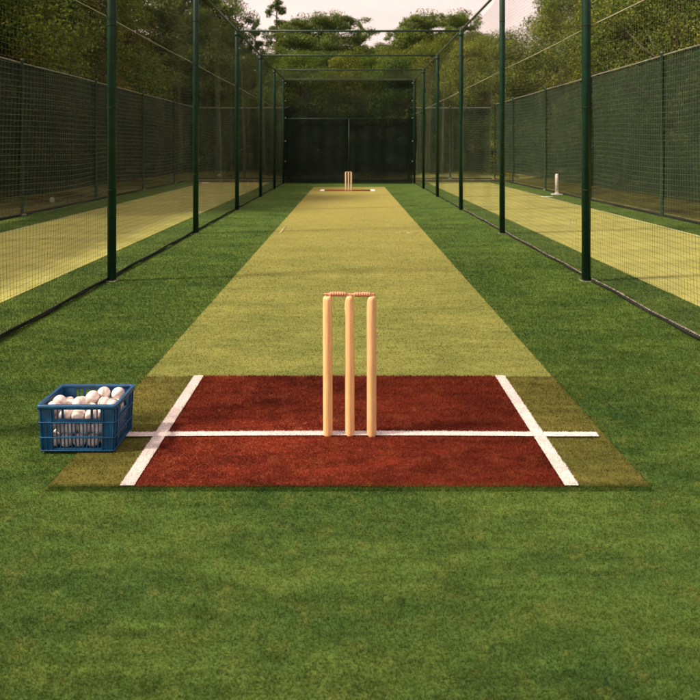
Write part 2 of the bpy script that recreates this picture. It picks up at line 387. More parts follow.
# ------------------------------------------------------------------ the net cage
CW = 2.6; CH = 4.20
PY = [-.8, 3.2, 7.16, 11.08, 15.16, 19.2, 22.8, 25.95]
cage = tag(empty('batting_cage', (0, 12, 0)), 'long dark green steel frame cage hung with nets around the central pitch', 'cricket cage')
def cpart(mb, name, mat, smooth=False, parent=None):
    o = mb.build(name, mat, parent or cage, smooth); 
    if parent is None: o.location = (0, -12, 0)
    return o
for y in PY:
    for s in (-1, 1):
        mb = MB(); x = s * CW
        mb.lathe([(0, 0), (.047, 0), (.047, CH - .01), (.040, CH + .012), (0, CH + .016)], (x, y, 0), n=20)
        p = cpart(mb, 'post', M_post, True)
        mb = MB(); mb.box((x - .065, y - .065, .001), (x + .065, y + .065, .010))
        for (a, bb) in ((-.056, -.056), (.056, -.056), (.056, .056), (-.056, .056)): mb.lathe([(0, .022), (.008, .022), (.008, .008), (0, .008)], (x + a, y + bb, 0), n=6)
        bevel(mb.build('base_plate', M_plate, p), .002)
        mb = MB()                                     # clamp collar at the top
        mb.lathe([(.049, CH - .16), (.058, CH - .155), (.058, CH - .09), (.049, CH - .085)], (x, y, 0), n=16)
        mb.build('clamp', M_post, p, True)
        for zz in (1.0, 1.9, 2.8, 3.6):
            mb = MB(); mb.lathe([(.0475, zz - .006), (.051, zz - .004), (.051, zz + .004), (.0475, zz + .006)], (x, y, 0), n=14)
            mb.build('net_tie', M_hem, p, True)
    mb = MB(); mb.tube([(-CW + .04, y, CH - .035), (0, y, CH - .042), (CW - .04, y, CH - .035)], .026, 12); cpart(mb, 'crossbeam', M_post, True)
for s in (-1, 1):
    mb = MB()
    for a, bb in zip(PY[:-1], PY[1:]): mb.tube([(s * CW, a + .03, CH - .03), (s * CW, bb - .03, CH - .03)], .024, 10)
    cpart(mb, 'side_rail', M_rail, True)
Y0, Y1 = PY[0], PY[-1]
def wave(y, z, s):
    taut = np.sin(np.clip(z / CH, 0, 1) * np.pi)
    return s * (.055 * taut * (.7 * np.sin(y * 1.9 + 1.3 * s + .5 * z) + .28 * np.sin(y * 4.3 + .7 * z + 2 * s) + .07 * np.sin(y * 9.7 + .4 * z)) + .05)
def sagz(y, z, s):                                          # the net hangs lower between posts
    ph = np.interp(y, PY, np.arange(len(PY))); fr = ph - np.floor(ph)
    return -(.085 * np.sin(fr * np.pi)) * np.clip(z / CH, 0, 1) + .012 * np.sin(y * 2.3 + z * 3 * s) * (z > .1)
for s in (-1, 1):
    mb = MB(); step = .048
    zs = np.arange(.03, CH - .04, step); yy = np.linspace(Y0, Y1, 260)
    A, B = np.meshgrid(zs, yy, indexing='ij')
    mb.strands(np.stack([s * CW + wave(B, A, s), B, A + sagz(B, A, s)], -1), .0012)
    yv = np.arange(Y0 + .03, Y1, step); zz = np.linspace(.02, CH - .04, 16)
    A, B = np.meshgrid(yv, zz, indexing='ij')
    dy = .03 * np.sin(A * 2.1 + B * 1.7) + .008 * np.sin(A * 7 + B)
    A2 = A + dy * (B / CH)
    mb.strands(np.stack([s * CW + wave(A2, B, s), A2, B + sagz(A2, B, s)], -1), .0012)
    cpart(mb, 'side_net', M_net)
    mb = MB(); yy = np.linspace(Y0, Y1, 400)
    mb.tube(np.stack([s * (CW + .055) + .008 * np.sin(yy * 7), yy, .018 + .005 * np.sin(yy * 4.1)], -1), .015 + .003 * np.sin(yy * 9), 8)
    cpart(mb, 'net_hem', M_hem, True)
    mb = MB()                                               # twisted lead rope tied along the hem
    for ph in (0, np.pi):
        yy = np.linspace(Y0, 16, 2600); th = yy * 95 + ph
        mb.tube(np.stack([s * (CW + .048) + .0045 * np.cos(th), yy, .038 + .0045 * np.sin(th) + .005 * np.sin(yy * 4.1)], -1), .0046, 5, cap=False)
    cpart(mb, 'ground_rope', M_rope if s > 0 else M_hem, True)
    mb = MB(); yy = np.linspace(Y0, Y1, 90); ph = np.interp(yy, PY, np.arange(len(PY))); fr = ph - np.floor(ph)
    mb.tube(np.stack([np.full_like(yy, s * (CW + .052)), yy, 2.90 - .012 * np.sin(fr * np.pi) - (.10 if s > 0 else 0)], -1), .0055, 6)
    cpart(mb, 'net_wire', M_wire, True)
mb = MB(); step = .05
xsn = np.arange(-CW + .03, CW, step); yy = np.linspace(Y0, Y1, 120)
def rz(x, y):
    ph = np.interp(y, PY, np.arange(len(PY))); fr = ph - np.floor(ph)
    return CH - .07 - .07 * np.sin(fr * np.pi) * (1 - .6 * (x / CW) ** 2) - .02 * (1 - (x / CW) ** 2)
yb = np.arange(PY[-2], Y1, .05); A, B = np.meshgrid(yb, np.linspace(-CW, CW, 14), indexing='ij'); mb.strands(np.stack([B, A, rz(B, A) - .004], -1), .0016)   # doubled net over the back bays
A, B = np.meshgrid(xsn, yy, indexing='ij'); mb.strands(np.stack([A, B, rz(A, B)], -1), .00045)
yv = np.arange(Y0, Y1, step); xx = np.linspace(-CW, CW, 14)
A, B = np.meshgrid(yv, xx, indexing='ij'); mb.strands(np.stack([B, A, rz(B, A)], -1), .00055)
cpart(mb, 'roof_net', M_roofnet)
# back end: fine dark net above, shade cloth screen with rail and middle post below
def curtain(x0, x1, y, z0, z1, amp, nx=80, nz=8, sx=1.0):
    mb = MB(); xs = np.linspace(x0, x1, nx); zs = np.linspace(z0, z1, nz); X, Z = np.meshgrid(xs, zs, indexing='ij')
    T = (Z - z0) / (z1 - z0)
    Yy = y + amp * (np.sin(X * 5.1 * sx) + .6 * np.sin(X * 12.7 * sx + 1)) * np.sin(T * np.pi * .9 + .2)
    i, j = np.meshgrid(np.arange(nx - 1), np.arange(nz - 1), indexing='ij')
    mb.add(np.stack([X, Yy, Z], -1), np.stack([i*nz+j, (i+1)*nz+j, (i+1)*nz+j+1, i*nz+j+1], -1).reshape(-1, 4)); return mb
cpart(curtain(-CW + .05, CW - .05, Y1 + .06, .02, CH - .06, .012), 'back_net', M_backnet, True)
cpart(curtain(-CW + .05, CW - .05, Y1 + .14, .03, 2.58, .012), 'back_screen', M_shade_back, True)
mb = MB(); mb.tube([(-CW + .03, Y1, 2.6), (CW - .03, Y1, 2.6)], .012, 8); cpart(mb, 'screen_rail', M_post, True)
mb = MB(); mb.tube([(0, Y1, 0), (0, Y1, 2.58)], .016, 8); cpart(mb, 'screen_post', M_post, True)
for x in (-2.52, 2.52):
    for z in (.9, 1.7, 2.62, 3.3, 4.0): mb = MB(); mb.box((x - .014, Y1 - .05, z - .018), (x + .014, Y1 - .035, z + .018)); cpart(mb, 'net_clip', M_tie)

# ------------------------------------------------------------------ boundary fences
def fence(name, A, B, posts, H, label, group='fences around the three lanes'):
    A = np.array(A, float); B = np.array(B, float); d = B - A; Ln = np.linalg.norm(d); d /= Ln; nrm = np.array([-d[1], d[0]])
    root = tag(empty(name, (A[0], A[1], 0)), label, 'fence', group)
    P = lambda s_, off, z: np.array([d[0] * s_ + nrm[0] * off, d[1] * s_ + nrm[1] * off, z])
    for s_ in posts:
        mb = MB(); p = P(s_, 0, 0)
        mb.lathe([(.034, -.1), (.034, H + .03), (.040, H + .035), (.040, H + .055), (.02, H + .085), (0, H + .09)], p, n=14)
        po = mb.build('post', M_fpost, root, True)
        mb = MB(); mb.lathe([(0, .002), (.10, .002), (.085, .03), (.04, .045)], p, n=14); mb.build('footing', M_plate if random.random() < .4 else M_hem, po, True)
    mb = MB(); q = np.linspace(0, Ln, 60)
    mb.tube(np.array([P(s_, .02, H - .012 * abs(math.sin(s_ * .76))) for s_ in q]), .014, 8); mb.build('top_rail', M_galv, root, True)
    mb = MB(); nx = int(Ln * 5); ss = np.linspace(0.02, Ln - .02, nx); zs = np.linspace(.40, H - .02, 9); S_, Z_ = np.meshgrid(ss, zs, indexing='ij')
    off = .06 + .018 * np.sin(S_ * 3.7 + Z_) * np.sin(Z_ / H * 3.1) + .008 * np.sin(S_ * 11 + 2 * Z_)
    v = np.stack([d[0] * S_ + nrm[0] * off, d[1] * S_ + nrm[1] * off, Z_], -1); nz = 9
    i, j = np.meshgrid(np.arange(nx - 1), np.arange(nz - 1), indexing='ij')
    mb.add(v, np.stack([i*nz+j, (i+1)*nz+j, (i+1)*nz+j+1, i*nz+j+1], -1).reshape(-1, 4)); mb.build('shade_cloth', M_shade, root, True)
    mb = MB()                                                # chain link wires seen through the cloth
    zz = np.arange(.12, H, .12); q = np.linspace(0, Ln, int(Ln * 1.5))
    Pn = np.array([[P(s_, .035, z + .01 * math.sin(s_ * 2 + z * 5)) for s_ in q] for z in zz]); mb.strands(Pn, .0022)
    mb.build('fence_wire', M_fpost, root)
    mb = MB(); mb.box((-.03, 0, 0), (.03, Ln, .05)); v = mb.v[0].copy(); mb.v[0] = np.stack([d[0] * v[:, 1] - nrm[0] * v[:, 0], d[1] * v[:, 1] - nrm[1] * v[:, 0], v[:, 2]], -1)
    mb.build('bottom_board', M_hem, root)
FY = 29.9
fence('boundary_fence', (-7.0, 0), (-7.0, FY), [1.7, 5.8, 9.9, 13.98, 18.07, 22.2, 26.2, FY], 3.28, 'tall dark green shade cloth fence along the left lane')
fence('boundary_fence', (6.65, FY), (6.65, 0), [.1, 3.4, 7.8, 11.9, 16.03, 20.2, 24.3, 28.3], 3.42, 'tall dark green shade cloth fence behind the right lane and white stump')
fence('boundary_fence', (-6.9, FY + .1), (-2.75, FY + .1), [2.1, 4.15], 3.28, 'dark green shade cloth fence closing the far end of the left lane')
fence('boundary_fence', (2.75, FY + .1), (6.55, FY + .1), [0, 1.9], 3.28, 'dark green shade cloth fence closing the far end of the right lane')

# ------------------------------------------------------------------ wickets
def stump_mesh(mat, name='stump'):
    mb = MB(); r = .0243
    mb.lathe([(.0, -.04), (.0215, -.03), (r - .0012, .001), (r, .02), (r, .675), (r - .001, .690), (.0215, .699), (.016, .7045), (.009, .706), (.0075, .703), (0, .7025)], n=32)
    return mb.mesh(name, mat, True)
sm_near, sm_far = stump_mesh(M_stump), stump_mesh(M_stump_far)
def bail_mesh():
    mb = MB(); pr = [(0, -.064), (.0045, -.0635), (.0050, -.055), (.0052, -.040)]
    xs_ = np.linspace(-.037, .037, 38); env = np.sqrt(np.clip(1 - (np.abs(xs_) / .0395) ** 6, 0, 1))
    for k, x in enumerate(xs_): pr.append((.0076 + .0044 * env[k] + .0013 * np.sin(x / .0115 * 2 * np.pi), x))
    pr += [(.0052, .040), (.0050, .055), (.0045, .0635), (0, .064)]
    mb.lathe(pr, axis='x', n=18); return mb.mesh('bail', M_bail, True)
bm_ = bail_mesh()
def wicket(x0, y, sc, sp, me, which, words):
    z0 = .008
    for k, nm in enumerate(words):
        o = bpy.data.objects.new('stump', me); COL.objects.link(o); o.location = (x0 + (k - 1) * sp, y + (0, .004, -.002)[k], z0); o.scale = (sc[0], sc[0], sc[1])
        o.rotation_euler = ((.003, -.004, .002)[k], (-.003, .004, .002)[k], k * 1.3)
        tag(o, nm, 'cricket stump', f'stumps of the {which} wicket')
    for k in (0, 1):
        o = bpy.data.objects.new('bail', bm_); COL.objects.link(o); sx = sp / .111 * 1.06
        o.location = (x0 + (-.5 + k) * sp * 1.12, y + .003 * (1 - 2 * k), z0 + .7145 * sc[1]); o.scale = (sx, sc[0], sc[0]); o.rotation_euler = (0, (.01, -.012)[k], (.02, -.015)[k])
        tag(o, f"{('left', 'right')[k]} reddish turned bail resting on top of the {which} stumps", 'bail', f'bails of the {which} wicket')
wicket(.004, 3.316, (1, 1), .111, sm_near, 'near', ['left wooden stump of the near wicket on the red mat', 'middle wooden stump of the near wicket under both bails', 'right wooden stump of the near wicket on the red mat'])
wicket(-.015, 22.05, (.95, .87), .093, sm_far, 'far', ['left small pale stump at the far end of the pitch', 'middle small stump at the far end of the pitch', 'right small pale stump at the far end of the pitch'])

# training stump on a stand beside the right fence
ps = tag(empty('training_stump', (6.40, 20.1, .001)), 'single white plastic training stump on a flat base by the right fence', 'training stump')
mb = MB(); mb.lathe([(0, .03), (.050, .03), (.050, .60), (.042, .635), (0, .645)], n=20); mb.build('stump', M_white, ps, True)
mb = MB(); mb.box((-.16, -.10, 0), (.16, .10, .028)); mb.box((-.06, -.06, .028), (.06, .06, .055)); bevel(mb.build('base', M_white, ps), .006)

# ------------------------------------------------------------------ crate
CX0, CX1, CY0, CY1, CHH = -1.495, -1.108, 3.112, 3.400, .232
cxm, cym = (CX0 + CX1) / 2, (CY0 + CY1) / 2; CLX, CLY = CX1 - CX0 - .024, CY1 - CY0 - .024
crate = tag(empty('plastic_crate', (cxm, cym, .006)), 'blue slatted plastic crate full of white balls on the turf', 'crate')
T = .005
def taper(v):
    k = .945 + .055 * np.clip(v[:, 2] / CHH, 0, 1); v = v.copy(); v[:, 0] *= k; v[:, 1] *= k; return v
def wall(width, off, rot):
    """panel in local (u, depth, z) with real openings; outward is -depth"""
    mb = MB(); h = CHH; w2 = width / 2
    def bx(u0, u1, z0, z1, d0=0, d1=T): mb.box((u0, -d0 - (d1 - T), z0), (u1, T, z1)) if False else mb.box((u0, -d0, z0), (u1, d1, z1))
    cw = width * .165; a, b_ = -w2 + cw, w2 - cw
    bx(-w2, a, .008, h - .012); bx(b_, w2, .008, h - .012)                     # solid corners
    ns = int((b_ - a) / .0185); st = (b_ - a) / ns
    for k in range(1, ns):                                                   # slats
        u = a + k * st; bx(u - .0032, u + .0032, .012, .146, 0, T * .8)
    bx(a, b_, .004, .020); bx(a, b_, .070, .077, 0, T * .9)
    bx(a, b_, .146, .162)
    hw = (b_ - a) * .29                                                       # hand hole frame
    for u in (a + .004, -hw, hw, b_ - .004): bx(u - .006, u + .006, .162, h - .012, 0, T * .9)
    for u in ((a - hw) / 2, (b_ + hw) / 2): bx(u - .003, u + .003, .162, h - .012, 0, T * .7)
    bx(-hw - .01, hw + .01, h - .026, h - .012)
    for z in (.010, .0735, .146): bx(-w2 - .004, w2 + .004, z - .003, z + .003, .007, 0)  # outer ribs
    for u in (-w2 + .004, a - .004, b_ + .004, w2 - .004): bx(u - .0025, u + .0025, .012, h - .014, .0055, 0)
    for u0, u1 in ((-w2 + .012, a - .012), (b_ + .012, w2 - .012)):
        um = (u0 + u1) / 2; bx(um - .0015, um + .0015, .014, .144, .004, 0)
    v = np.vstack(mb.v); mb.v = [v]; f = mb.f
    x, y = v[:, 0], v[:, 1] - off
    c, s_ = round(math.cos(rot)), round(math.sin(rot))
    mb.v = [taper(np.stack([x * c - y * s_, x * s_ + y * c, v[:, 2]], -1))]
    bevel(mb.build('side_panel', M_crate, crate), .0009, 2)
wall(CLX, CLY / 2, 0); wall(CLX, CLY / 2, math.pi); wall(CLY, CLX / 2, math.pi / 2); wall(CLY, CLX / 2, -math.pi / 2)
mb = MB()
def rr(hx, hy, r, z, n=7):
    out = []
    for (sx, sy, a0) in ((1, 1, 0), (-1, 1, 90), (-1, -1, 180), (1, -1, 270)):
        for k in range(n):
            a = math.radians(a0 + 90 * k / (n - 1)); out.append((sx * (hx - r) + r * math.cos(a), sy * (hy - r) + r * math.sin(a), z))
    return out
hx, hy = CLX / 2 + .012, CLY / 2 + .012
rings = [rr(hx - .010, hy - .010, .014, CHH - .022), rr(hx, hy, .020, CHH - .020), rr(hx, hy, .020, CHH - .003), rr(hx - .003, hy - .003, .018, CHH),
         rr(hx - .015, hy - .015, .012, CHH), rr(hx - .018, hy - .018, .010, CHH - .004), rr(hx - .018, hy - .018, .010, CHH - .018), rr(hx - .010, hy - .010, .014, CHH - .022)]
N = len(rings[0]); v = np.array(rings).reshape(-1, 3); i, j = np.meshgrid(np.arange(len(rings) - 1), np.arange(N), indexing='ij'); j2 = (j + 1) % N
mb.add(v, np.stack([i*N+j, i*N+j2, (i+1)*N+j2, (i+1)*N+j], -1).reshape(-1, 4)); mb.build('rim', M_crate, crate, True)
mb = MB(); v = taper(np.array([(-CLX/2+.004, -CLY/2+.004, .002), (CLX/2-.004, -CLY/2+.004, .002), (CLX/2-.004, CLY/2-.004, .002), (-CLX/2+.004, CLY/2-.004, .002)]))
mb.box((v[0][0], v[0][1], .002), (v[2][0], v[2][1], .010))
for k in np.linspace(-.15, .15, 7): mb.box((k - .003, v[0][1] + .01, -.002), (k + .003, v[2][1] - .01, .0015))
mb.build('base_panel', M_crate, crate)

# ------------------------------------------------------------------ cricket balls: settled by a small relaxation
BR = .0325; NB = 80
r2 = np.random.default_rng(11)
bx_, by_ = CLX / 2 * .955 - .008 - BR, CLY / 2 * .955 - .008 - BR
P = np.stack([r2.uniform(-bx_, bx_, NB), r2.uniform(-by_, by_, NB), np.linspace(.06, .62, NB)], -1)
for it in range(2600):
    P[:, 2] -= .0009 if it < 2200 else .0001
    if it < 2000: P[:, :2] += r2.normal(0, .0013 if it < 1700 else .0006, (NB, 2))
    for _ in range(2):
        D = P[:, None] - P[None]; dist = np.linalg.norm(D, axis=2) + np.eye(NB); ov = np.clip(2 * BR + .0004 - dist, 0, None)
        P += (D / dist[..., None] * ov[..., None] * .42).sum(1)
        P[:, 0] = np.clip(P[:, 0], -bx_, bx_); P[:, 1] = np.clip(P[:, 1], -by_, by_); P[:, 2] = np.maximum(P[:, 2], .0105 + BR)
P = P[P[:, 2] + BR < CHH + .012]; NB = len(P)
mb = MB()
n1, n2 = 18, 28; th = np.linspace(0, np.pi, n1 + 1)
mb.lathe([(BR * math.sin(a), -BR * math.cos(a)) for a in th], n=n2); ball_me = mb.mesh('ball', M_ball, True)
mb = MB()
for off, rad in ((0, .0013), (.0042, .0009), (-.0042, .0009)):
    a = np.linspace(0, 2 * np.pi, 49); R = math.sqrt(BR ** 2 - off ** 2)
    bumpy = rad * (1 + .0 * a); mb.tube(np.stack([R * np.cos(a), R * np.sin(a), np.full_like(a, off)], -1), bumpy, 6, cap=False)
seam_me = mb.mesh('seam', M_seam, True)
GB = 'white cricket balls heaped in the crate'
ball = bpy.data.objects.new('cricket_ball', ball_me); COL.objects.link(ball)
seam = bpy.data.objects.new('seam', seam_me); COL.objects.link(seam); seam.parent = ball
hd = np.linalg.norm(P[:, None, :2] - P[None, :, :2], axis=2)
covered = ((hd < BR * 1.25) & (P[None, :, 2] > P[:, None, 2] + .01)).any(1)
ti = [int(k) for k in np.where(~covered)[0]]
ti.sort(key=lambda k: P[k, 1]); special = {}
rows = [ti[q * len(ti) // 3:(q + 1) * len(ti) // 3] for q in range(3)]
NUM = ['leftmost', 'second from the left', 'third from the left', 'fourth from the left', 'fifth from the left', 'sixth from the left', 'seventh from the left', 'eighth from the left', 'ninth from the left', 'tenth from the left']
for nm, row in zip(('front', 'middle', 'rear'), rows):
    row.sort(key=lambda k: P[k, 0])
    for q, k in enumerate(row): special[k] = f'white cricket ball on top of the heap, {NUM[q]} in its {nm} row'
for k in range(NB):
    if k == 0: b_, s2 = ball, seam
    else:
        b_ = ball.copy(); COL.objects.link(b_); s2 = seam.copy(); COL.objects.link(s2); s2.parent = b_
    b_.location = (cxm + P[k, 0], cym + P[k, 1], .006 + P[k, 2]); b_.rotation_euler = tuple(r2.uniform(0, 6.28, 3))
    tag(b_, special.get(k, 'white cricket ball lying under the top layer inside the blue crate'), 'cricket ball', GB)
print('ball top', P[:, 2].max() + BR)

# ------------------------------------------------------------------ trees and shrubs
def leaves(mb, C, D, size, aspect=.5, flat=0.0, droop=0.0, seed=0):
    """C centres (N,3), D preferred outward direction; one rhombic leaf each"""
    r = np.random.default_rng(seed); N = len(C)
    nrm = D + r.normal(0, .55, (N, 3)); nrm[:, 2] += flat; nrm /= np.linalg.norm(nrm, axis=1)[:, None] + 1e-9
    a = r.normal(0, 1, (N, 3)); a[:, 2] -= droop; a -= (a * nrm).sum(1)[:, None] * nrm; a /= np.linalg.norm(a, axis=1)[:, None] + 1e-9
    b = np.cross(nrm, a); s = size * (.6 + .8 * r.random(N))[:, None]
    v = np.stack([C - a * s * .5, C + b * s * aspect * .5 - a * s * .05, C + a * s * .5, C - b * s * aspect * .5 - a * s * .05], 1)
    mb.add(v, np.arange(N * 4).reshape(-1, 4))
def puff(r, c, rad, n, shell=.75):
    """points in an ellipsoid clump, denser towards its upper shell"""
    d = r.normal(0, 1, (n, 3)); d /= np.linalg.norm(d, axis=1)[:, None]
    rr_ = np.where(r.random(n) < .72, r.uniform(shell, 1.08, n), r.random(n) ** .5)
    lump = 1 + .18 * np.sin(d[:, 0] * 5 + c[0] * 3) * np.sin(d[:, 1] * 5 + c[1] * 3)
    return c + d * (rr_ * lump)[:, None] * rad, d
def tree_broad(seed, H, R, n_puff=64, per=1900, leaf_s=.064, low=.16, mat='broad'):
    r = np.random.default_rng(seed); wood = MB(); mb = MB()
    lean = r.normal(0, .04, 2); nz = 9; z = np.linspace(-.4, H * .86, nz)
    tr = np.stack([lean[0] * z + .12 * np.sin(z * .7 + seed), lean[1] * z + .12 * np.sin(z * .6 + 2 * seed), z], -1)
    wood.tube(tr, np.linspace(.022 * H, .006 * H, nz), 9)
    Cs, Ds = [], []
    for k in range(n_puff):
        u = low + (1 - low) * ((k + .5) / n_puff); ang = k * 2.399 + r.normal(0, .3)
        prof = R * (math.sin(min(1, (u - low + .12) / (1 - low) * 1.0) * math.pi * .88 + .2)) ** .7
        rad = prof * r.uniform(.35, 1.0)
        tipp = np.array([math.cos(ang) * rad, math.sin(ang) * rad, H * (u * .93) + r.normal(0, .25)])
        base = tr[int(np.clip(u * .75 * nz, 1, nz - 1))]
        mid = (base + tipp) / 2 + np.array([0, 0, -.15 * rad * .5]) + r.normal(0, .12, 3)
        wood.tube(np.array([base, mid, tipp]), [.012 * H * .55, .006 * H * .55, .002 * H * .5], 5, cap=False)
        pr = R * r.uniform(.13, .30)
        c, d = puff(r, tipp, np.array([pr, pr, pr * r.uniform(.5, .75)]), int(per * 1.15 * (pr / (R * .3)) ** 2))
        Cs.append(c); Ds.append(d)
    leaves(mb, np.vstack(Cs), np.vstack(Ds), leaf_s, .55, .35, .3, seed)
    return wood.mesh('trunk', M_bark2 if seed % 2 else M_bark, True), mb.mesh('crown', LF[mat])
def tree_pine(seed, H, R, tiers=7, bare=.35, leaf_s=.16, narrow=False):
    """tall pine with flat separated foliage pads on bare limbs"""
    r = np.random.default_rng(seed); wood = MB(); mb = MB(); nz = 9; z = np.linspace(-.4, H * .98, nz)
    tr = np.stack([.10 * np.sin(z * .5 + seed), .10 * np.sin(z * .45 + 2 * seed), z], -1); wood.tube(tr, np.linspace(.018 * H, .004 * H, nz), 8)
    Cs, Ds = [], []
    for t_ in range(tiers):
        u = bare + (1 - bare) * (t_ + .3) / tiers; rt = R * (1.0 - .62 * ((u - bare) / (1 - bare)) ** 1.6) * r.uniform(.75, 1.15); nb = 4 if narrow else r.integers(4, 7)
        for q in range(nb):
            ang = 2 * math.pi * q / nb + t_ * 1.1 + r.normal(0, .25); rad = rt * r.uniform(.55, 1)
            zc = H * u + r.normal(0, .03 * H); tipp = np.array([math.cos(ang) * rad, math.sin(ang) * rad, zc + .16 * rad])
            wood.tube(np.array([[tr[0][0], 0, zc - .25 * rad], tipp * .55 + np.array([0, 0, zc * .45 - .03]), tipp]), [.035, .022, .012], 5, cap=False)
            for w_ in range(3 if narrow else 8):
                pc = tipp * np.array([1, 1, 1]) * (1 if w_ < 5 else .6) + np.array([r.normal(0, .30 * rt), r.normal(0, .30 * rt), r.normal(0, .20)]) * (.55 if narrow else 1)
                if w_ >= 5 and not narrow: pc[2] = zc + r.normal(0, .25)
                pr = rt * r.uniform(.12, .30) + .08; c, d = puff(r, pc, np.array([pr * r.uniform(.8, 1.3), pr * r.uniform(.8, 1.3), pr * r.uniform(.4, .75)]), int(330 * max(pr, .2) ** 1.2 / .5), .55); c += r.normal(0, .05, c.shape); Cs.append(c); Ds.append(d)
    pc = np.array([0, 0, H * .99]); c, d = puff(r, pc, np.array([R * .3, R * .3, R * .16]), 260); Cs.append(c); Ds.append(d)
    leaves(mb, np.vstack(Cs), np.vstack(Ds), leaf_s, .28, .25, 0, seed)
    return wood.mesh('trunk', M_bark, True), mb.mesh('crown', LF['pine'])
def tree_fir(seed, H, R, leaf_s=.12, low=.14, mat='fir'):
    """feathery evergreen, long arching branches with hanging sprays"""
    r = np.random.default_rng(seed); wood = MB(); mb = MB(); nz = 8; z = np.linspace(-.4, H, nz)
    wood.tube(np.stack([.05 * np.sin(z), .05 * np.cos(z), z], -1), np.linspace(.02 * H, .003 * H, nz), 8); Cs, Ds = [], []
    nb = 92
    for k in range(nb):
        u = low + (1 - low) * (k / nb) ** .9; ang = k * 2.399 + r.normal(0, .2); Lb = R * (1.06 - u) * r.uniform(.7, 1.15) + .35
        s = np.linspace(0, 1, 10); dirv = np.array([math.cos(ang), math.sin(ang)])
        zz = H * u + Lb * (.22 * s - .55 * s ** 2.1); pts = np.stack([dirv[0] * Lb * s, dirv[1] * Lb * s, zz], -1)
        wood.tube(pts, np.linspace(.035, .006, 10), 4, cap=False)
        n = int(750 * Lb / R * 1.3); q = r.random(n) ** .75 * .95 + .05; side = r.normal(0, 1, n) * .17 * Lb * (1.15 - q)
        base = np.stack([np.interp(q, s, pts[:, 0]), np.interp(q, s, pts[:, 1]), np.interp(q, s, pts[:, 2])], -1)
        perp = np.array([-dirv[1], dirv[0], 0]); C = base + perp * side[:, None] + np.stack([np.zeros(n), np.zeros(n), -np.abs(side) * .45 - r.random(n) ** 2 * .38 - .0], -1)
        D = np.tile(np.array([dirv[0] * .4, dirv[1] * .4, .8]), (n, 1)); Cs.append(C); Ds.append(D)
    leaves(mb, np.vstack(Cs), np.vstack(Ds), leaf_s, .26, .1, .9, seed)
    return wood.mesh('trunk', M_bark, True), mb.mesh('crown', LF[mat])
VAR = {
 'broad': [tree_broad(1, 8, 3.0), tree_broad(2, 8, 3.4), tree_broad(3, 8, 2.6)],
 'dark': [tree_broad(4, 7, 3.0, mat='dark'), tree_broad(5, 7, 2.7, mat='dark')],
 'pine': [tree_pine(6, 10, 2.5, 8, .3), tree_pine(7, 10, 2.9, 7, .3)],
 'narrow': [tree_pine(8, 10, 1.0, 7, .52, narrow=True)],
 'fir': [tree_fir(9, 9, 3.3), tree_fir(10, 9, 2.9)],
 'shrub': [tree_broad(12, 2.6, 1.7, 26, 700, .07, .02, 'dark'), tree_broad(13, 2.4, 1.9, 26, 700, .07, .02, 'broad'), tree_broad(14, 2.8, 1.5, 24, 700, .07, .02, 'dark')],
}
HB = {'broad': 8, 'dark': 7, 'pine': 10, 'narrow': 10, 'fir': 9, 'shrub': 2.6}
used = {}
CATN = {'broad': 'broadleaf_tree', 'dark': 'broadleaf_tree', 'pine': 'pine_tree', 'narrow': 'pine_tree', 'fir': 'conifer_tree', 'shrub': 'shrub'}
def plant(kind, x, y, h, label, wide=1.0):
    k = used.get(kind, 0); used[kind] = k + 1; tm, cm = VAR[kind][k % len(VAR[kind])]
    s = h / HB[kind]; root = empty(CATN[kind], (x, y, float(terrain_h(np.array(x), np.array(y))) - .05))
    root.rotation_euler = (0, 0, (k * 2.1 + x) % 6.28); root.scale = (s * wide, s * wide, s)
    for nm, me in (('stem' if kind == 'shrub' else 'trunk', tm), ('crown', cm)):
        o = bpy.data.objects.new(nm, me); COL.objects.link(o); o.parent = root
    side = 'left' if x < -7 else 'right' if x > 7 else 'far'
    tag(root, label, 'shrub' if kind == 'shrub' else 'tree', f"{'shrubs' if kind == 'shrub' else 'trees'} beyond the {side} fence")
    return root
def px(xp, y): return (xp - 349) / 653 * y
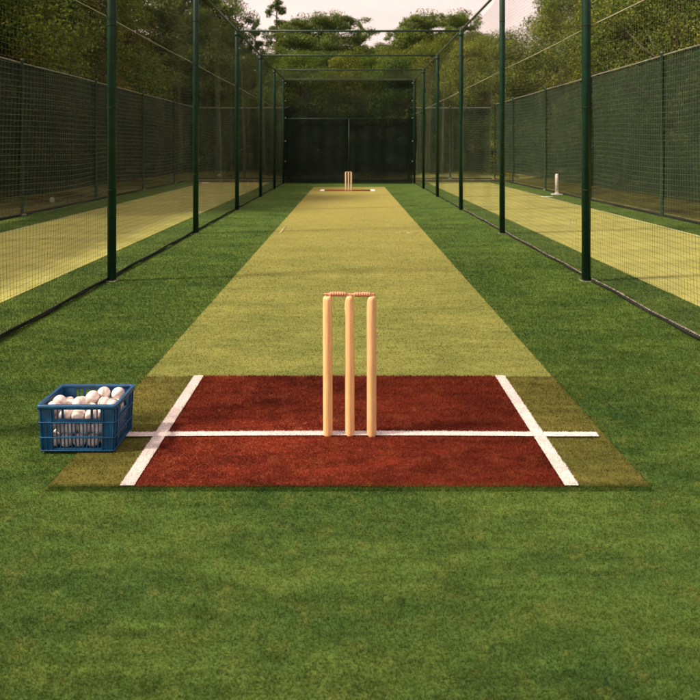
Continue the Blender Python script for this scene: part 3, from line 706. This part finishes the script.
# (kind, photo x, distance, height, width, label)
BACK = [
 ('dark', 300, 34, 6.2, 1.1, 'dark bushy tree behind the left half of the back screen'),
 ('dark', 395, 34, 6.0, 1.1, 'dark bushy tree behind the right half of the back screen'),
 ('broad', 345, 37, 6.6, 1.0, 'olive broadleaf tree rising behind the middle of the back screen'),
 ('broad', 430, 37, 7.0, 1.0, 'yellow green broadleaf tree just right of the back opening'),
 ('dark', 255, 36, 6.2, 1.1, 'dark broadleaf tree just left of the back opening'),
 ('broad', 215, 37, 7.0, 1.1, 'broadleaf tree above the left end of the far fence'),
 ('broad', 470, 36, 7.2, 1.1, 'rounded broadleaf tree above the right end of the far fence'),
 ('pine', 306, 45, 9.6, 1.2, 'flat topped pine with sky gaps left of centre on the skyline'),
 ('pine', 334, 46, 9.9, 1.2, 'flat topped pine nearest the middle of the skyline'),
 ('narrow', 278, 47, 11.2, 1.0, 'slender tall pine with separate tufts standing alone against the sky'),
 ('narrow', 256, 44, 9.0, .8, 'short tufted pine just left of the slender tall pine'),
 ('narrow', 360, 54, 10.8, .6, 'tiny topped distant pine poking up at mid skyline'),
 ('pine', 425, 45, 10.0, 1.15, 'tall tiered pine left of the right cage corner on the skyline'),
 ('pine', 456, 49, 10.7, 1.1, 'tall tiered pine crossing the right top rail of the cage'),
 ('pine', 405, 50, 9.6, 1.2, 'lower pine below the sky gap at the right of centre'),
 ('pine', 380, 52, 8.8, 1.0, 'low pine under the widest sky gap in the skyline'),
 ('pine', 226, 44, 9.2, 1.0, 'dark layered pine at the left end of the open sky'),
 ('pine', 200, 42, 11.4, 1.0, 'large dark pine reaching the top of the view left of the sky'),
 ('dark', 325, 42, 7.0, 1.2, 'dark broadleaf tree filling below the skyline left of centre'),
 ('dark', 370, 43, 6.8, 1.2, 'dark broadleaf tree filling below the skyline right of centre'),
 ('broad', 400, 41, 7.2, 1.2, 'light olive broadleaf tree below the low pines'),
 ('dark', 282, 41, 6.9, 1.2, 'dark broadleaf tree at the foot of the slender tall pine'),
 ('broad', 445, 42, 7.8, 1.2, 'broad olive tree at the foot of the tiered pines'),
 ('broad', 490, 41, 8.2, 1.2, 'broad olive tree seen over the right net behind the second post'),
 ('broad', 505, 35, 7.6, 1.1, 'olive tree leaning over the far right fence corner'),
]
for (k, xp, y, h, wd, lb) in BACK: plant(k, px(xp, y), y, h, lb, wd)
LEFT = [
 ('fir', -10.6, 14.5, 9.0, 'feathery conifer nearest the camera beyond the left fence'),
 ('dark', -11.8, 16.5, 10.5, 'large dark tree behind the nearest left conifer'),
 ('fir', -10.6, 20.0, 9.5, 'feathery conifer with drooping yellow sprays between the first left posts'),
 ('broad', -12.6, 21.5, 11.0, 'tall broadleaf tree second from the camera beyond the left fence'),
 ('fir', -10.5, 25.0, 9.6, 'feathery conifer seen between the second and third left posts'),
 ('dark', -12.0, 27.0, 11.5, 'tall dark tree beyond the middle of the left fence'),
 ('fir', -10.6, 30.5, 10.5, 'feathery conifer beyond the far left fence corner'),
 ('broad', -13.5, 33.0, 12.0, 'tall broadleaf tree farthest back on the left'),
 ('dark', -15.5, 24.0, 12.5, 'very tall dark tree in the second left row'),
 ('dark', -14.8, 18.0, 12.0, 'very tall dark tree at the front of the second left row'),
 ('pine', -9.4, 35.0, 11.6, 'pine with layered boughs behind the far left corner'),
]
RIGHT = [
 ('fir', 9.6, 13.5, 8.6, 'feathery conifer nearest the camera beyond the right fence'),
 ('fir', 11.8, 16.5, 11.5, 'large tall conifer with feathery boughs second from the camera on the right'),
 ('broad', 9.9, 19.5, 8.6, 'sunlit broadleaf tree behind the nearest right post'),
 ('fir', 10.2, 24.0, 8.6, 'olive conifer above the white training stump'),
 ('dark', 12.6, 22.5, 11.0, 'tall dark broadleaf tree second row beyond the right fence'),
 ('fir', 10.4, 28.0, 9.0, 'feathery conifer between the two nearest right posts'),
 ('broad', 13.5, 29.0, 10.5, 'tall broadleaf tree at the right of the open sky'),
 ('broad', 10.4, 33.5, 8.6, 'broadleaf tree beyond the far right fence corner'),
 ('pine', 13.2, 36.0, 11.2, 'pine standing where the sky meets the right trees'),
 ('broad', 16.5, 33.0, 12.0, 'tallest broadleaf tree of the second right row'),
 ('dark', 15.8, 20.0, 12.0, 'dark tall tree at the back of the right side'),
 ('dark', 16.5, 25.5, 12.0, 'dark tall tree deep behind the right conifers'),
]
for (k, x, y, h, lb) in LEFT + RIGHT: plant(k, x, y, h, lb, 1.0)
ordn = ['nearest', 'second', 'third', 'fourth', 'fifth', 'sixth', 'seventh', 'eighth', 'ninth']
for i, (x, y, h) in enumerate([(-11.0, 17.0, 1.7), (-11.2, 19.5, 2.3), (-10.2, 22.5, 1.5), (-10.6, 26.0, 2.4), (-10.4, 29.5, 2.2), (-9.8, 33.0, 2.8)]):
    plant('shrub', x, y, h, f'{ordn[i]} low shrub on the bank beyond the left fence', 1.15)
for i, (x, y, h) in enumerate([(10.4, 15.5, 1.7), (10.0, 19.0, 1.5), (10.9, 22.0, 2.3), (10.0, 26.0, 2.0), (10.0, 30.0, 2.4), (9.6, 34.0, 2.8)]):
    plant('shrub', x, y, h, f'{ordn[i]} low shrub on the bank beyond the right fence', 1.15)
for i, x in enumerate([-7.6, -5.2, -2.9, -.9, 1.3, 3.4, 5.4, 7.7]):
    plant('shrub', x, 33.0 + .7 * math.sin(i * 2.3), 2.9 + .5 * math.sin(i * 1.7), f'{["first","second","third","fourth","fifth","sixth","seventh","eighth"][i]} shrub from the left behind the far fence', 1.1)

# the deeper wood behind the trees, one mass
def wood_mass(boxes, n):
    mb = MB(); r = np.random.default_rng(5)
    for (x0, x1, y0, y1, h) in boxes:
        Cs, Ds = [], []
        for q in range(int(n * (abs(x1 - x0) + abs(y1 - y0)) / 30)):
            cx_, cy_ = r.uniform(x0, x1), r.uniform(y0, y1); cz = r.uniform(0, h); pr = r.uniform(.8, 1.7)
            c, d = puff(r, np.array([cx_, cy_, cz]), np.array([pr, pr, pr * .7]), 420); Cs.append(c); Ds.append(d)
        leaves(mb, np.vstack(Cs), np.vstack(Ds), .26, .55, .35, .3, 3)
    return mb
tag(wood_mass([(-24, -17, 8, 56, 9), (17, 24, 8, 48, 8), (-20, 20, 54, 60, 6.5), (-19, -10, 38, 52, 7), (10, 19, 40, 52, 6)], 170).build('woodland', LF['dark']), kind='stuff', label='dense dark wood filling the gaps behind the rows of trees', cat='woodland')

# stones lying outside the fences
def rock(x, y, s, mat, label, seed):
    r = np.random.default_rng(seed); mb = MB(); prof = [(math.sin(a) * (1 + r.normal(0, .06)), -math.cos(a)) for a in np.linspace(0.001, math.pi - .001, 9)]
    mb.lathe(prof, n=10); v = mb.v[0]; v = v * (1 + .14 * np.sin(v[:, [0]] * 3 + seed) * np.cos(v[:, [1]] * 4)) * np.array([s[0], s[1], s[2]]); mb.v[0] = v
    o = mb.build('rock', mat, None, True, (x, y, float(terrain_h(np.array(x), np.array(y))) + s[2] * .6)); tag(o, label, 'rock')
M_rk = simple('reddish_stone', (.34, .19, .14), .9, .4, 5, .6); M_rk2 = simple('pale_stone', (.45, .42, .38), .9, .3, 8, .5)
rock(9.7, 23.6, (.14, .14, .24), M_rk, 'reddish upright stone beyond the right fence', 3)
rock(-8.0, 17.6, (.07, .06, .09), M_rk2, 'small pale stone in the grass beyond the left fence', 4)
rock(-6.2, 31.2, (.10, .08, .10), M_rk2, 'small pale stone at the foot of the far fence shrubs', 5)
